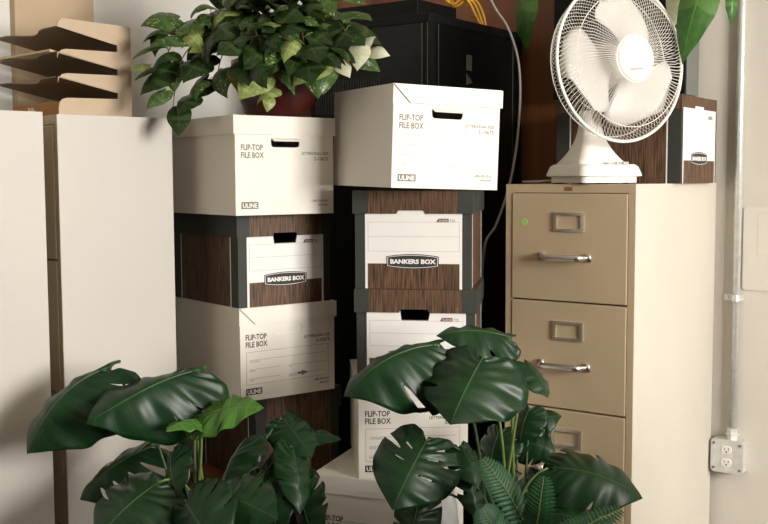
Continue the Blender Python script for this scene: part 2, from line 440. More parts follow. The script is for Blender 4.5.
# ------------------------------------------------------------------ file boxes
CT = .004
def walls4(bm, W, D, z0, z1, front_holes=None, t=CT, back=True):
    box(bm, -W / 2, -W / 2 + t, -D / 2 + t, D / 2, z0, z1); box(bm, W / 2 - t, W / 2, -D / 2 + t, D / 2, z0, z1)
    if back: box(bm, -W / 2 + t, W / 2 - t, D / 2 - t, D / 2, z0, z1)
    plate(bm, [(-W / 2, z0), (W / 2, z0), (W / 2, z1), (-W / 2, z1)], front_holes or [], t, FRONT(-D / 2 + t))
    return bm
def flip_top(label, N, yaw, W, D, H, lid='flap', ink=INK, form=True, formink=None, closed=False, arrow=False, tz=0.0, nohole=False, tilt=None):
    a = Vector((math.cos(yaw), math.sin(yaw), 0)); b = Vector((-math.sin(yaw), math.cos(yaw), 0))
    base = N + a * W / 2 + b * D / 2
    t = thing('file_box', label, 'file box', base, yaw, 'cardboard file boxes in the stacks')
    hz = H * .735; hole = rrect(-.045, .045, hz - .013, hz + .013, .009)
    body = nb(); walls4(body, W, D, 0, H - .004, [] if nohole else [hole])
    box(body, -W / 2 + CT, W / 2 - CT, -D / 2 + CT, D / 2 - CT, 0, CT)
    bo = obj('body', body, WHITE, t)
    obj('edge_seam', bx(-W / 2 - .0004, -W / 2 + .0012, -D / 2 - .0004, -D / 2 + .001, .0, H - .05), KRAFT_IN, bo)
    # inner liner behind the hand hole (doubled end wall) and its fold-in tab
    if nohole: pass
    elif closed:
        obj('hole_tab', bx(-.05, .05, -D / 2 + CT, -D / 2 + CT + .004, hz - .017, hz + .017), WHITE, bo)
    else:
        obj('hole_tab', box(nb(), -.044, .044, -.001, .001, -.022, 0, Matrix.Translation((0, -D / 2 + CT + .002, hz + .014)) @ Matrix.Rotation(R(-62), 4, 'X')), WHITE, bo)
    lo = .005
    l = nb()
    if lid == 'flap':
        box(l, -W / 2 - .001, W / 2 + .003, -D / 2 - .002, D / 2 + .001, H - .004, H)
        fh = .047
        plate(l, [(-W / 2 + .048, H - fh), (W / 2 + .005, H - fh), (W / 2 + .005, H - .001), (-W / 2, H - .001)], [], .004, FRONT(-D / 2 - .0015))
        box(l, W / 2 + .001, W / 2 + .005, -D / 2, D / 2, H - fh, H - .002)
    else:
        fh = .050
        box(l, -W / 2 - lo, W / 2 + lo, -D / 2 - lo, D / 2 + lo, H - .004, H)
        box(l, -W / 2 - lo, W / 2 + lo, -D / 2 - lo, -D / 2 - .001, H - fh, H - .004)
        box(l, -W / 2 - lo, -W / 2 - .001, -D / 2 - .001, D / 2 + lo, H - fh, H - .004)
        box(l, W / 2 + .001, W / 2 + lo, -D / 2 - .001, D / 2 + lo, H - fh, H - .004)
    obj('lid', l, WHITE, t)
    y = -D / 2
    p = nb()
    for k, ln_ in enumerate(('FLIP-TOP', 'FILE BOX')): text_into(p, ln_, -W / 2 + .018, H * (.655 - .078 * k) + tz, .0215, y, bold=.0005, sx=.80)
    obj('printed_title', p, ink, bo)
    p = nb()
    text_into(p, 'LETTER/LEGAL SIZE', W / 2 - .016, H * .615 + tz, .0105, y, 'RIGHT', bold=.0002)
    text_into(p, 'S-10675', W / 2 - .016, H * .555 + tz, .0145, y, 'RIGHT', bold=.0002)
    obj('printed_size', p, ink, bo)
    p = nb()
    text_into(p, '1-800-295-5510', W / 2 - .020, H * .125, .0085, y, 'RIGHT', bold=.0002)
    text_into(p, 'uline.com', W / 2 - .020, H * .085, .0085, y, 'RIGHT', bold=.0002)
    obj('printed_contact', p, ink, bo)
    if form:
        fi = formink or ink
        g = nb()
        x0, x1, za, zb = -W / 2 + .020, W / 2 - .022, H * .175, H * .525
        frame_f(g, x0, x1, za, zb, y)
        for i, zz in enumerate((.435, .335, .235)):
            z = H * zz
            if i == 0: rect_f(g, x0 + .010, x1 - .012, z, z + .0007, y)
            else:
                rect_f(g, x0 + .010, -.03, z, z + .0007, y); rect_f(g, .0, x1 - .012, z, z + .0007, y)
        for s_, xx, zz in (('CONTENTS', x0 + .010, .410), ('FROM', x0 + .010, .310), ('DEPT.', x0 + .010, .210), ('TO', .0, .310), ('DESTROY', .0, .210)):
            text_into(g, s_, xx, H * zz, .0068, y)
        if arrow:
            plate(g, [(.030, H * .222), (.044, H * .222), (.044, H * .205), (.066, H * .235), (.044, H * .265), (.044, H * .248), (.030, H * .248)], [], .0005, FRONT(y))
        obj('printed_form', g, fi, bo)
    lg = nb(); rect_f(lg, -W / 2 + .018, -W / 2 + .070, H * .065, H * .135, y)
    lo_ = obj('logo_plate', lg, ink, bo)
    tx = nb(); text_into(tx, 'ULINE', -W / 2 + .044, H * .078, .0165, y - .0004, 'CENTER', bold=.0006); obj('logo_letters', tx, WHITE, lo_)
    if tilt: t.rotation_euler = (Matrix.Rotation(tilt, 3, 'Y') @ Matrix.Rotation(yaw, 3, 'Z')).to_euler()
    return t

def wood_box_label(bo, f, x0, x1, y, zw, lh, H):
    fo = obj('label_field', f, LABELW, bo)
    obj('wood_block', rect_f(nb(), x0 + .007, x1 - .007, 0, zw, y - .0008, .0004), WOODP, fo)
    ln = nb(); yy = y - .0008
    frame_f(ln, x0 + .008, x1 - .007, zw + .033, H - lh - .022, yy, .0007)
    zm = (zw + .033 + H - lh - .022) / 2
    rect_f(ln, x0 + .008, x1 - .007, zm, zm + .0007, yy)
    obj('label_lines', ln, FAINT, fo)
    r = nb()
    plate(r, [(x1 - .070, H - lh - .023), (x1 - .036, H - lh - .023), (x1 - .036, H - lh - .013), (x1 - .064, H - lh - .013)], [], .0004, FRONT(yy))
    text_into(r, '725', x1 - .034, H - lh - .022, .010, yy)
    ro = obj('size_mark', r, BROWNINK, fo)
    q = nb(); text_into(q, 'R-KIVE', x1 - .050, H - lh - .0212, .0078, yy - .0004, 'CENTER'); obj('size_letters', q, LABELW, ro)
    # oval logo
    zc = zw + .006
    def oval(hw, hh, cut):
        pts = []
        for k in range(17):
            s_ = -1 + 2 * k / 16; pts.append((s_ * hw, zc - hh * (cut + (1 - cut) * (1 - s_ * s_))))
        for k in range(17):
            s_ = 1 - 2 * k / 16; pts.append((s_ * hw, zc + hh * (cut + (1 - cut) * (1 - s_ * s_))))
        return pts
    o1 = nb(); plate(o1, oval(.071, .0200, .68), [], .0006, FRONT(yy - .0004)); lgo = obj('logo_plate', o1, INK, fo)
    o2 = nb(); plate(o2, oval(.0685, .0176, .68), [oval(.0668, .0162, .68)], .0003, FRONT(yy - .001)); obj('logo_border', o2, LABELW, lgo)
    o3 = nb(); text_into(o3, 'BANKERS BOX', 0, zc - .0056, .0160, yy - .001, 'CENTER', bold=.0008, sx=1.16); obj('logo_letters', o3, LABELW, lgo)
def wood_box(label, N, yaw, W, D, H, corner='left', hole=True, flush=False, front=True):
    """woodgrain storage box with charcoal corners and a lift-off lid. N is its front left (or front right) lid corner"""
    a = Vector((math.cos(yaw), math.sin(yaw), 0)); b = Vector((-math.sin(yaw), math.cos(yaw), 0))
    base = N + a * (W / 2 if corner == 'left' else -W / 2) + b * D / 2
    t = thing('storage_box', label, 'storage box', base, yaw, 'woodgrain storage boxes in the stacks')
    lo = .0005 if flush else .006; Wb, Db = W - 2 * lo, D - 2 * lo; y = -Db / 2
    lh = .040 if flush else .062
    hole_p = [(-.036, H - lh - .020), (.034, H - lh - .020), (.040, H - lh + .010), (-.040, H - lh + .010)]
    body = nb(); walls4(body, Wb, Db, 0, H - .005, [hole_p] if hole else [])
    box(body, -Wb / 2 + CT, Wb / 2 - CT, -Db / 2 + CT, Db / 2 - CT, 0, CT)
    bo = obj('body', body, WOODP, t)
    e = .0006
    co = .014 if flush else .027
    for sx in (-1, 1):
        for (xa, xb_, ya, yb_) in ((-e, co, y - e, y + .030), (-e, 0, -y - .045, -y)):
            c_ = nb()
            if xb_ > 0:                                  # wraps the front corner
                xx = sorted((sx * (Wb / 2 + e), sx * (Wb / 2 - co))); box(c_, xx[0], xx[1], y - e, y, 0, H - lh)
                xx = sorted((sx * (Wb / 2 + e), sx * Wb / 2)); box(c_, xx[0], xx[1], y, y + .040, 0, H - lh)
                bmesh.ops.remove_doubles(c_, verts=c_.verts, dist=1e-5)
            else:
                xx = sorted((sx * (Wb / 2 + e), sx * Wb / 2)); box(c_, xx[0], xx[1], ya, yb_, 0, H - lh)
            obj('corner_strip', c_, DKGRN, bo)
        for ya in (y + .040, -y - .049):
            xx = sorted((sx * (Wb / 2 + e), sx * (Wb / 2 + 2 * e)))
            obj('edge_line', bx(xx[0], xx[1], ya, ya + .004, 0, H - lh), LABELW, bo)
    if not front: co = Wb
    # white label field with the wood block let into its foot
    x0, x1 = -Wb / 2 + co, Wb / 2 - co + .004
    zt, zw = H - lh + .004, .068
    f = nb()
    if not front: pass
    elif hole:
        plate(f, [(x0, 0), (x1, 0), (x1, zt), (.041, zt), (.034 + .0015, H - lh - .0215), (-.0375, H - lh - .0215), (-.041, zt), (x0, zt)], [], .0008, FRONT(y))
    else:
        rect_f(f, x0, x1, 0, zt, y, .0008); rect_f(f, -.040, .034, zt, H - lh + .012, y, .0008)
    if front: wood_box_label(bo, f, x0, x1, y, zw, lh, H)
    else: f.free()
    # lid with a notch over the hand hole
    ll = nb()
    box(ll, -W / 2, W / 2, -D / 2, D / 2, H - .004, H)
    box(ll, -W / 2, -W / 2 + .004, -D / 2 + .004, D / 2, H - lh, H - .004); box(ll, W / 2 - .004, W / 2, -D / 2 + .004, D / 2, H - lh, H - .004)
    box(ll, -W / 2 + .004, W / 2 - .004, D / 2 - .004, D / 2, H - lh, H - .004)
    plate(ll, [(-W / 2, H - lh), (-.043, H - lh), (-.040, H - lh + (.009 if not flush else .0001)), (.034, H - lh + (.009 if not flush else .0001)), (.038, H - lh), (W / 2, H - lh), (W / 2, H - .004), (-W / 2, H - .004)], [], .004, FRONT(-D / 2 + .004))
    lo2 = obj('lid', ll, WOODP, t)
    for sx in (() if flush else (-1, 1)):
        c_ = nb()
        xx = sorted((sx * (W / 2 - .040), sx * W / 2)); box(c_, xx[0], xx[1], -D / 2 - e, -D / 2, H - lh, H)
        xx = sorted((sx * W / 2, sx * (W / 2 + e))); box(c_, xx[0], xx[1], -D / 2 - e, D / 2, H - lh, H)
        obj('lid_corner', c_, DKGRN, lo2)
    return t
V = Vector
def zr(z): return EYE + z
# left stack, from the table up
zt4 = .461
wood_box('dark woodgrain storage box lowest in view in the left stack, behind the monstera', V((-.368, 2.925, zt4)), R(38), .300, .36, .256, 'left', False, False, False)
flip_top('white flip-top file box third down in the left stack, arrow mark on its form', V((-.401, 2.867, zt4 + .2565)), R(37.3), .318, .39, .2635, 'flap', INK, True, GREYINK, closed=True, arrow=True)
wood_box('woodgrain storage box second from the top of the left stack', V((-.403, 2.86, zt4 + .5205)), R(37.6), .318, .40, .2585)
flip_top('white flip-top file box topping the left stack under the potted vine', V((-.396, 2.79, zt4 + .7795)), R(36.7), .315, .39, .2680, 'cap', GREYINK, False)
top_left = zt4 + .7795 + .2680
tb = thing('side_table', 'low dark wooden table carrying the left stack of boxes', 'table', V((-.415, 2.90, 0)) + V((math.cos(R(38)), math.sin(R(38)), 0)) * .16 + V((-math.sin(R(38)), math.cos(R(38)), 0)) * .2, R(38))
obj('table_top', bx(-.18, .18, -.22, .22, .431, .461, bev=.003), PLY, tb)
for sx in (-1, 1):
    for sy in (-1, 1): obj('leg', bx(sx * .15 - .02, sx * .15 + .02, sy * .19 - .02, sy * .19 + .02, 0, .431), PLY, tb)
# middle stack
zF = 0.0
pE = at_z(312.5, 474, .525)
flip_top('plain white file box standing on the floor at the foot of the middle stack', V((pE.x - .0, pE.y + .02, 0)), R(-18), .318, .39, .2625, 'cap', INK, False)
flip_top('white file box with a deep lid, next to lowest in the middle stack', V((pE.x + .004, pE.y, .263)), R(-20), .318, .39, .2625, 'cap', INK, True, tz=-.036, nohole=True)
pD = at_z(358.5, 478.5, .526)
flip_top('white flip-top file box under the lower woodgrain box, half behind monstera leaves', V((pD.x, pD.y, .526)), R(5), .300, .39, .2595, 'flap', INK, True, GREYINK)
wood_box('lower woodgrain storage box of the middle stack, dark hand hole showing', V((.246, 2.755, .786)), R(-8), .330, .40, .255, 'right', True)
wood_box('upper woodgrain storage box of the middle stack with its white label in full view', V((.236, 2.765, 1.0415)), R(-9.7), .325, .40, .2645, 'right', False)
flip_top('bright white flip-top file box topping the middle stack', V((.018, 2.666, 1.3130)), R(25.1), .315, .39, .264, 'flap', GREYINK, True, FAINT, tilt=R(1.8))
# woodgrain box behind the fan, lying along the cabinet top with its end towards the window
gN = st(-1.085, 2.985, CH)
wood_box('woodgrain storage box behind the fan on the tan filing cabinet', gN, YAW + PI / 2, .31, .40, .258, 'left', False, True)

# ------------------------------------------------------------------ desk fan
fanF = Vector((math.cos(R(-62.5)), math.sin(R(-62.5)), 0)); frz = R(-62.5) + PI / 2
fb_c = V((.606, 3.022, CH))
fan = thing('desk_fan', 'white oscillating desk fan on top of the tan filing cabinet', 'fan', fb_c, frz)
# base: bevelled plinth in two steps (local -y is the fan's facing direction)
def loft_rr(bm, secs, n=6):
    rings = []
    for (hx, hy, r, z, cy) in secs:
        rings.append([bm.verts.new((x, y + cy, z)) for x, y in rrect(-hx, hx, -hy, hy, r, n)])
    for i in range(len(rings) - 1):
        k = len(rings[i])
        for j in range(k): bm.faces.new((rings[i][j], rings[i][(j + 1) % k], rings[i + 1][(j + 1) % k], rings[i + 1][j]))
    bm.faces.new(rings[0][::-1]); bm.faces.new(rings[-1]); return bm
bb = nb()
loft_rr(bb, [(.098, .082, .018, 0.004, 0), (.098, .082, .018, .020, 0), (.110, .094, .022, .023, 0), (.109, .093, .022, .029, 0), (.102, .085, .02, .050, 0), (.094, .078, .02, .056, 0)])
obj('base', bb, FANW, fan)
ft = nb()
for sx in (-1, 1):
    for sy in (-1, 1): box(ft, sx * .08 - .012, sx * .08 + .012, sy * .06 - .012, sy * .06 + .012, 0, .0045)
obj('foot_pads', ft, BLKC, fan)
sw = nb()
for k in range(3): box(sw, -.010 + k * .024, .008 + k * .024, -.086, -.070, .056, .063, None, .001)
obj('speed_buttons', sw, CHROME, fan)
nk = nb()
secs = []
for i in range(11):
    a = i / 10; k = (1 - a) ** 2.6
    secs.append((.030 + .058 * k, .026 + .042 * k, .022, .055 + .155 * a, .012 + .010 * a))
loft_rr(nk, secs)
obj('neck', nk, FANW, fan, True)
# head, in a frame tilted up a little
hz = EYE + .322 - CH
HM = Matrix.Translation((.019, -.095, hz)) @ Matrix.Rotation(R(-3), 4, 'X') @ Matrix.Rotation(R(90), 4, 'X')   # local +z of the head looks out of the fan (towards -y)
mo = nb(); lathe(mo, [(.0, -.175), (.040, -.170), (.058, -.145), (.064, -.10), (.060, -.055), (.050, -.050)], 32, HM); obj('motor_housing', mo, FANW, fan, True)
RC = .222
def wires(bm, prof, n, r, twist=0.0):
    for k in range(n):
        a0 = 2 * PI * k / n
        pts = []
        for i, (rr, z) in enumerate(prof):
            a = a0 + twist * i / (len(prof) - 1); pts.append(HM @ Vector((rr * math.cos(a), rr * math.sin(a), z)))
        tube(bm, pts, r, 4, False)
def ring(bm, rad, z, r, n=64):
    pts = [HM @ Vector((rad * math.cos(2 * PI * k / n), rad * math.sin(2 * PI * k / n), z)) for k in range(n)]
    rings = []
    cen = HM @ Vector((0, 0, z)); ax = (HM.to_3x3() @ Vector((0, 0, 1))).normalized()
    for p in pts:
        d = (p - cen).normalized()
        rings.append([bm.verts.new(p + (d * math.cos(2 * PI * q / 8) + ax * math.sin(2 * PI * q / 8)) * r) for q in range(8)])
    for i in range(n):
        A, B = rings[i], rings[(i + 1) % n]
        for q in range(8): bm.faces.new((A[q], A[(q + 1) % 8], B[(q + 1) % 8], B[q]))
fg = nb(); wires(fg, [(.060, .053), (.10, .056), (.15, .048), (.185, .034), (.208, .014), (RC, -.002)], 112, .00095, .28)
ring(fg, .185, .033, .0013); ring(fg, .064, .053, .002)
obj('front_grille', fg, FANW, fan, True)
rg = nb(); wires(rg, [(.062, -.085), (.12, -.088), (.17, -.080), (.200, -.060), (.214, -.035), (RC, -.006)], 112, .00095, -.2)
ring(rg, .205, -.055, .0013); ring(rg, .13, -.088, .0013); ring(rg, .066, -.086, .003)
obj('rear_grille', rg, FANW, fan, True)
rr_ = nb(); ring(rr_, RC, -.004, .0048, 80); obj('grille_ring', rr_, FANW, fan, True)
hc = nb(); lathe(hc, [(.063, .046), (.0635, .054), (.058, .061), (.035, .064), (.0, .0655)], 40, HM); ho = obj('hub_cap', hc, FANW, fan, True)
bd = nb(); box(bd, -.021, .021, -.0035, .0035, .0, .0012, HM @ Matrix.Translation((-.004, -.030, .0638)) @ Matrix.Rotation(R(6), 4, 'Z')); obj('badge', bd, GREYC, ho)
sp = nb(); lathe(sp, [(.0, -.05), (.045, -.05), (.045, .018), (.035, .030), (.0, .034)], 32, HM); obj('spinner', sp, BLADE, fan, True)
# three broad paddle blades
for ang in (72, 186, 302):
    bl = nb(); rows = []
    nr, na = 12, 14
    for i in range(nr + 1):
        q = i / nr; rr = .040 + .150 * q
        wdt = R(24 + 30 * math.sin(min(1, q * 1.25) * PI / 2)) * (math.sqrt(max(0, 1 - max(0, (q - .62) / .38) ** 2.4)) if q < 1 else 0.06)
        sweep = R(10) * q
        row = []
        for j in range(na + 1):
            e_ = -1 + 2 * j / na
            a = R(ang) + sweep + wdt * e_
            z = -.008 + .030 * e_ * (.4 + .6 * q) - .012 * e_ * e_ * q
            row.append(bl.verts.new(HM @ Vector((rr * math.cos(a), rr * math.sin(a), z))))
        rows.append(row)
    for i in range(nr):
        for j in range(na): bl.faces.new((rows[i][j], rows[i + 1][j], rows[i + 1][j + 1], rows[i][j + 1]))
    o = obj('blade', bl, BLADE, fan, True)
    md = o.modifiers.new('solid', 'SOLIDIFY'); md.thickness = .0018; md.offset = 0
# power cord behind the base
pc = nb(); tube(pc, smoothpath([fb_c + V((-.100, .055, .012)), fb_c + V((-.15, .06, .008)), fb_c + V((-.185, .14, .007)), fb_c + V((-.13, .27, .007))]), .0035, 6)
tag(obj('power_cord', pc, GREYC, None, True), 'thin pale fan cord lying on the tan cabinet behind the fan base', 'cord')

# ------------------------------------------------------------------ unseen low shelf unit, added to shade the plants and lower boxes
bk = thing('shade_blocker', 'unseen low dark wooden shelf unit added to shade the plants and lower boxes', 'shade_blocker', st(.17, 1.50, 0), YAW)
BKW = wood_mat('dark_oak', (.035, .02, .012), (.09, .05, .028), 14, .08, .5)
for x in (-.18, .16): obj('side_panel', bx(x, x + .02, -.60, .60, .03, .93), BKW, bk)
obj('top', bx(-.19, .19, -.61, .61, .93, .955, bev=.003), BKW, bk)
for z in (.03, .33, .63): obj('shelf', bx(-.16, .16, -.578, .578, z, z + .02), BKW, bk)
for y in (-.60, .58): obj('end_panel', bx(-.16, .16, y, y + .02, .03, .93), BKW, bk)
obj('plinth', bx(-.17, .17, -.58, .58, 0, .03), BKW, bk)

# ------------------------------------------------------------------ black rack, plywood backboard, panel and cables in the corner
rk_c = V((.145, 3.30, 0))
RW, RD, RH = .52, .60, EYE + .515
rk = thing('server_rack', 'tall black equipment rack in the corner behind the box stacks', 'rack', rk_c - D1 * RW / 2 + D2 * RD / 2, YAW)
fr_ = nb()
for sx in (-1, 1):
    for sy in (-1, 1):
        xx = sorted((sx * RW / 2, sx * (RW / 2 - .03))); yy = sorted((sy * RD / 2, sy * (RD / 2 - .03)))
        box(fr_, xx[0], xx[1], yy[0], yy[1], 0, RH - .03)
box(fr_, -RW / 2, RW / 2, -RD / 2, RD / 2, RH - .03, RH, None, .003); box(fr_, -RW / 2 + .001, RW / 2 - .001, -RD / 2 + .001, RD / 2 - .001, .001, .06)
obj('frame', fr_, BLACK, rk)
BLK2 = mat('black_gloss_panel', (.005, .005, .005), .3, spec=.25)
TRIMD = mat('dull_rack_trim', (.07, .068, .06), .5)
MESH_ = mat('rack_mesh', (.03, .028, .024), .6, spec=.2)
so = obj('side_panel', bx(RW / 2 - .012, RW / 2 - .004, -RD / 2 + .03, RD / 2 - .03, .06, RH - .03), BLK2, rk)
obj('side_panel', bx(-RW / 2 + .004, -RW / 2 + .012, -RD / 2 + .03, RD / 2 - .03, .06, RH - .03), BLK2, rk)
for yy in (-RD / 2 + .055, RD / 2 - .06):
    obj('edge_trim', bx(RW / 2 - .004, RW / 2 - .0025, yy, yy + .003, .06, RH - .03), TRIMD, so)
obj('sticker', bx(RW / 2 - .004, RW / 2 - .0025, -.075, -.040, RH - .160, RH - .110), mat('dull_sticker', (.11, .11, .10), .5), so)
obj('sticker', plate(nb(), [(-.02, -.02), (.02, -.008), (-.02, .02)], [], .0012, Matrix.Translation((RW / 2 - .004, -.055, RH - .190)) @ Matrix.Rotation(R(90), 4, 'Z') @ Matrix.Rotation(R(90), 4, 'X')), mat('dull_sticker', (.11, .11, .10), .5), so)
obj('front_door', bx(-RW / 2 + .03, RW / 2 - .03, -RD / 2 + .001, -RD / 2 + .010, .06, RH - .03), BLK2, rk)
vent = nb()
for k in range(26):
    x = -RW / 2 + .06 + k * .0105
    box(vent, x, x + .004, -RD / 2 - .002, -RD / 2 + .001, RH - .30, RH - .19)
obj('vent_grille', vent, MESH_, rk)
obj('edge_trim', bx(RW / 2 - .030, RW / 2 - .027, -RD / 2 - .0012, -RD / 2, .06, RH - .03), TRIMD, rk)
obj('edge_trim', bx(RW / 2 - .009, RW / 2 - .006, -RD / 2 - .0012, -RD / 2, .06, RH - .03), TRIMD, rk)
dv = thing('network_switch', 'flat black switch lying on top of the corner rack', 'switch', rk_c - D1 * .30 + D2 * .20 + V((0, 0, RH)), YAW)
obj('case', bx(-.20, .20, -.12, .12, 0.004, .062, bev=.003), BLACK, dv)
pp = nb()
for k in range(8): box(pp, -.16 + k * .02, -.146 + k * .02, -.1212, -.12, .02, .034)
obj('ports', pp, GREYD, dv)
obj('feet', bx(-.17, .17, -.1, .1, 0, .004), BLKC, dv)

bo_ = thing('plywood_backboard', 'dark red-brown stained plywood backboard on the wall behind the rack', 'board', st(-1.95, T1 - .0125, 0), YAW)
for k in range(3):
    x0 = -.80 + k * .46
    obj('plank', bx(x0 + .002, x0 + .458, -.011, .011, .35, 2.55, bev=.0015), PLY, bo_)
ep = thing('wall_enclosure', 'black wall cabinet behind the fan, its lit side coloured grey', 'wall cabinet', st(-1.30, T1 - .07, 1.25), YAW)
d_ = ray(692.5, 90); k_ = (T1 - .08) / (d_.x * D2.x + d_.y * D2.y); s_r = (d_ * k_).dot(D1)
ep.location = st(s_r - .23, T1 - .090, 1.60)
obj('case', bx(-.23, .23, -.045, .065, 0, .62), GREYD, ep)  # black case greyed: the light on its side is in the colour
obj('door', bx(-.228, .228, -.058, -.0455, .002, .618), BLACK, ep)
obj('latch', bx(.19, .21, -.063, -.058, .28, .34), GREYD, ep)

def cable(name, label, pts, r, m_, n=7):
    b = nb(); tube(b, smoothpath(pts, n), r, 8)
    return tag(obj(name, b, m_, None, True), label, 'cable')
cable('cable', 'pale grey cable looping down beside the black rack', [at(470, -218, 3.74), at(474, -90, 3.74), at(482, -25, 3.73), at(494, 6, 3.72), at(508, 28, 3.70), at(518, 60, 3.66), at(520, 100, 3.62), at(516, 150, 3.56), at(508, 190, 3.50), at(496, 225, 3.44), at(484, 250, 3.38), at(480, 330, 3.36)], .0045, GREYC)
for i, (du, dv_) in enumerate(((0, 0), (4, 2), (8, 1))):
    cable('cable', ('yellow network cable nearest the rack, hanging from above', 'middle yellow network cable of the three hanging above the rack', 'yellow network cable farthest right above the rack')[i],
          [at(426 + du, -216, 3.72 + i * .01), at(428 + du, -90, 3.71 + i * .01), at(440 + du, -14, 3.66 + i * .01), at(452 + du * .5, 4 + dv_, 3.64 + i * .01), at(462 + du, -2 + dv_, 3.62 + i * .01), at(469 + du, 2, 3.62 + i * .01), at(475 + du, 14, 3.62 + i * .01), at(481 + du * .6, 26 + dv_, 3.62 + i * .01)], .0045, YELLOW)

# ------------------------------------------------------------------ conduit, outlet box, papers on the right wall
def on_wall(u, v, off=0.0):
    d = ray(u, v); k = (T1 - off) / (d.x * D2.x + d.y * D2.y)
    return Vector((0, 0, EYE)) + d * k
cA, cB = on_wall(742, 60, .02), on_wall(731, 437, .02)
cs = (cA.dot(D1) + cB.dot(D1)) / 2
cd_ = thing('conduit', 'galvanised steel conduit running up the right wall', 'conduit', st(cs, T1 - .016, cB.z), YAW)
q = nb(); tube(q, [(0, 0, 0), (0, 0, CEIL - cB.z)], .0125, 16); obj('pipe', q, GALV, cd_, True)
q = nb(); tube(q, [(0, 0, -.005), (0, 0, .03)], .018, 6); tube(q, [(0, 0, .008), (0, 0, .016)], .022, 6); obj('connector', q, GALV, cd_)
zs = on_wall(735, 298, .02).z - cB.z
q = nb(); box(q, -.042, .020, .011, .016, zs - .010, zs + .010); tube(q, [(0, 0, zs - .010), (0, 0, zs + .010)], .0155, 16); tube(q, [(-.030, .011, zs), (-.030, .007, zs)], .006, 8); obj('strap', q, GALV, cd_)
oz = cB.z - .008
ob = thing('outlet_box', 'square galvanised outlet box at the foot of the wall conduit', 'outlet', st(cs - .006, T1, oz - .10), YAW)
OH = .105
obj('box_body', bx(-.050, .050, -.050, 0, -.002, OH - .002, bev=.004), GALV, ob)
cv = nb(); plate(cv, rrect(-.052, .052, -.004, OH, .012), [], .004, FRONT(-.0505)); co_ = obj('cover_plate', cv, GALV, ob)
for x, z in ((-.042, OH - .014), (.042, OH - .014), (-.042, .010), (.042, .010)): obj('screw', tube(nb(), [(x, -.0545, z), (x, -.058, z)], .0045, 8), GREYD, co_)
for zz in (.072, .030):
    q = nb(); plate(q, [(.0165 * math.cos(2 * PI * k / 24), zz + max(-.0125, min(.0125, .0165 * math.sin(2 * PI * k / 24)))) for k in range(24)], [], .003, FRONT(-.0545))
    so_ = obj('socket', q, OUTW, co_)
    h = nb(); box(h, -.0075, -.0055, -.0580, -.0574, zz - .001, zz + .008); box(h, .0055, .0075, -.0580, -.0574, zz, zz + .008); tube(h, [(0, -.0574, zz - .006), (0, -.0582, zz - .006)], .0028, 10)
    obj('slots', h, INK, so_)
# clear sleeve with a pale notice, right edge of the picture
pl = on_wall(744, 207, .002); pr = on_wall(744, 290, .002)
nt_ = thing('wall_notice', 'pale notice in a plastic sleeve on the right wall beside the conduit', 'notice', V((pl.x, pl.y, pr.z)), YAW)
nh = pl.z - pr.z
q = nb(); plate(q, rrect(0, .22, 0, nh, .012), [], .001, FRONT(-.0005)); obj('sleeve', q, mat('milky_sleeve', (.70, .65, .58), .3, noise=.02), nt_)
q = nb(); frame_f(q, .045, .2, nh * .42, nh * .93, -.0016, .001); frame_f(q, .085, .16, nh * .16, nh * .38, -.0016, .0012); obj('printed_frames', q, mat('faint_rose_ink', (.62, .48, .40), .7), nt_)

# ------------------------------------------------------------------ paper sorter on the left cabinets
pso = at(60, 180, 2.80)
srz = math.atan2(pso.y and .66, .75)
so2 = thing('paper_sorter', 'tan slotted paper sorter with brown shelves on the pale cabinet', 'paper sorter', V((pso.x, pso.y, H_L)), R(46))
# local x runs along the near end panel (away to the right), local y to the left and back
PW, PH = .225, .258
def comb():
    pts = [(0, .0), (PW, 0), (PW, PH - .004), (.015, PH), (.004, PH - .012)]
    xe = .182
    slots = [(.235, .200, .182), (.169, .134, .118), (.104, .069, .053)]   # near top, far top, far bottom of each slot
    for nt0, ft0, fb0 in slots:
        pts += [(.002, nt0), (xe, ft0), (xe, fb0)]
        y1 = fb0 + .000
        pts += [(.026, y1 - .004), (.012, y1 - .008), (.004, y1 - .017), (.001, y1 - .030)]
    return pts
q = nb(); plate(q, comb(), [], .004, FRONT(0)); obj('end_panel', q, SORT, so2)
SW = .34
for nt0, ft0 in ((.235, .200), (.169, .134), (.104, .069)):
    b_ = nb()
    ang = math.atan2(ft0 - nt0, .18)
    MM = Matrix.Translation((.002, 0, nt0)) @ Matrix.Rotation(-ang, 4, 'Y')
    nseg = 10; prev = None
    for i in range(nseg + 1):
        a = i / nseg; y_ = .0 + SW * a
        dip = .030 * math.sin(PI * min(1, max(0, (a - .2) / .6))) ** 2
        row = [b_.verts.new(MM @ Vector((x, y_, z))) for x, z in ((-.004 + dip, 0), (.22, 0), (.22, -.003), (-.004 + dip, -.003))]
        if prev:
            for k in range(4): b_.faces.new((prev[k], prev[(k + 1) % 4], row[(k + 1) % 4], row[k]))
        prev = row
    bmesh.ops.recalc_face_normals(b_, faces=b_.faces)
    obj('shelf', b_, SORTD, so2)
obj('back_post', bx(.19, .215, SW - .004, SW, 0, PH - .02), SORT, so2)
obj('back_post', bx(.19, .215, SW * .5 - .002, SW * .5 + .002, 0, PH - .02), SORT, so2)
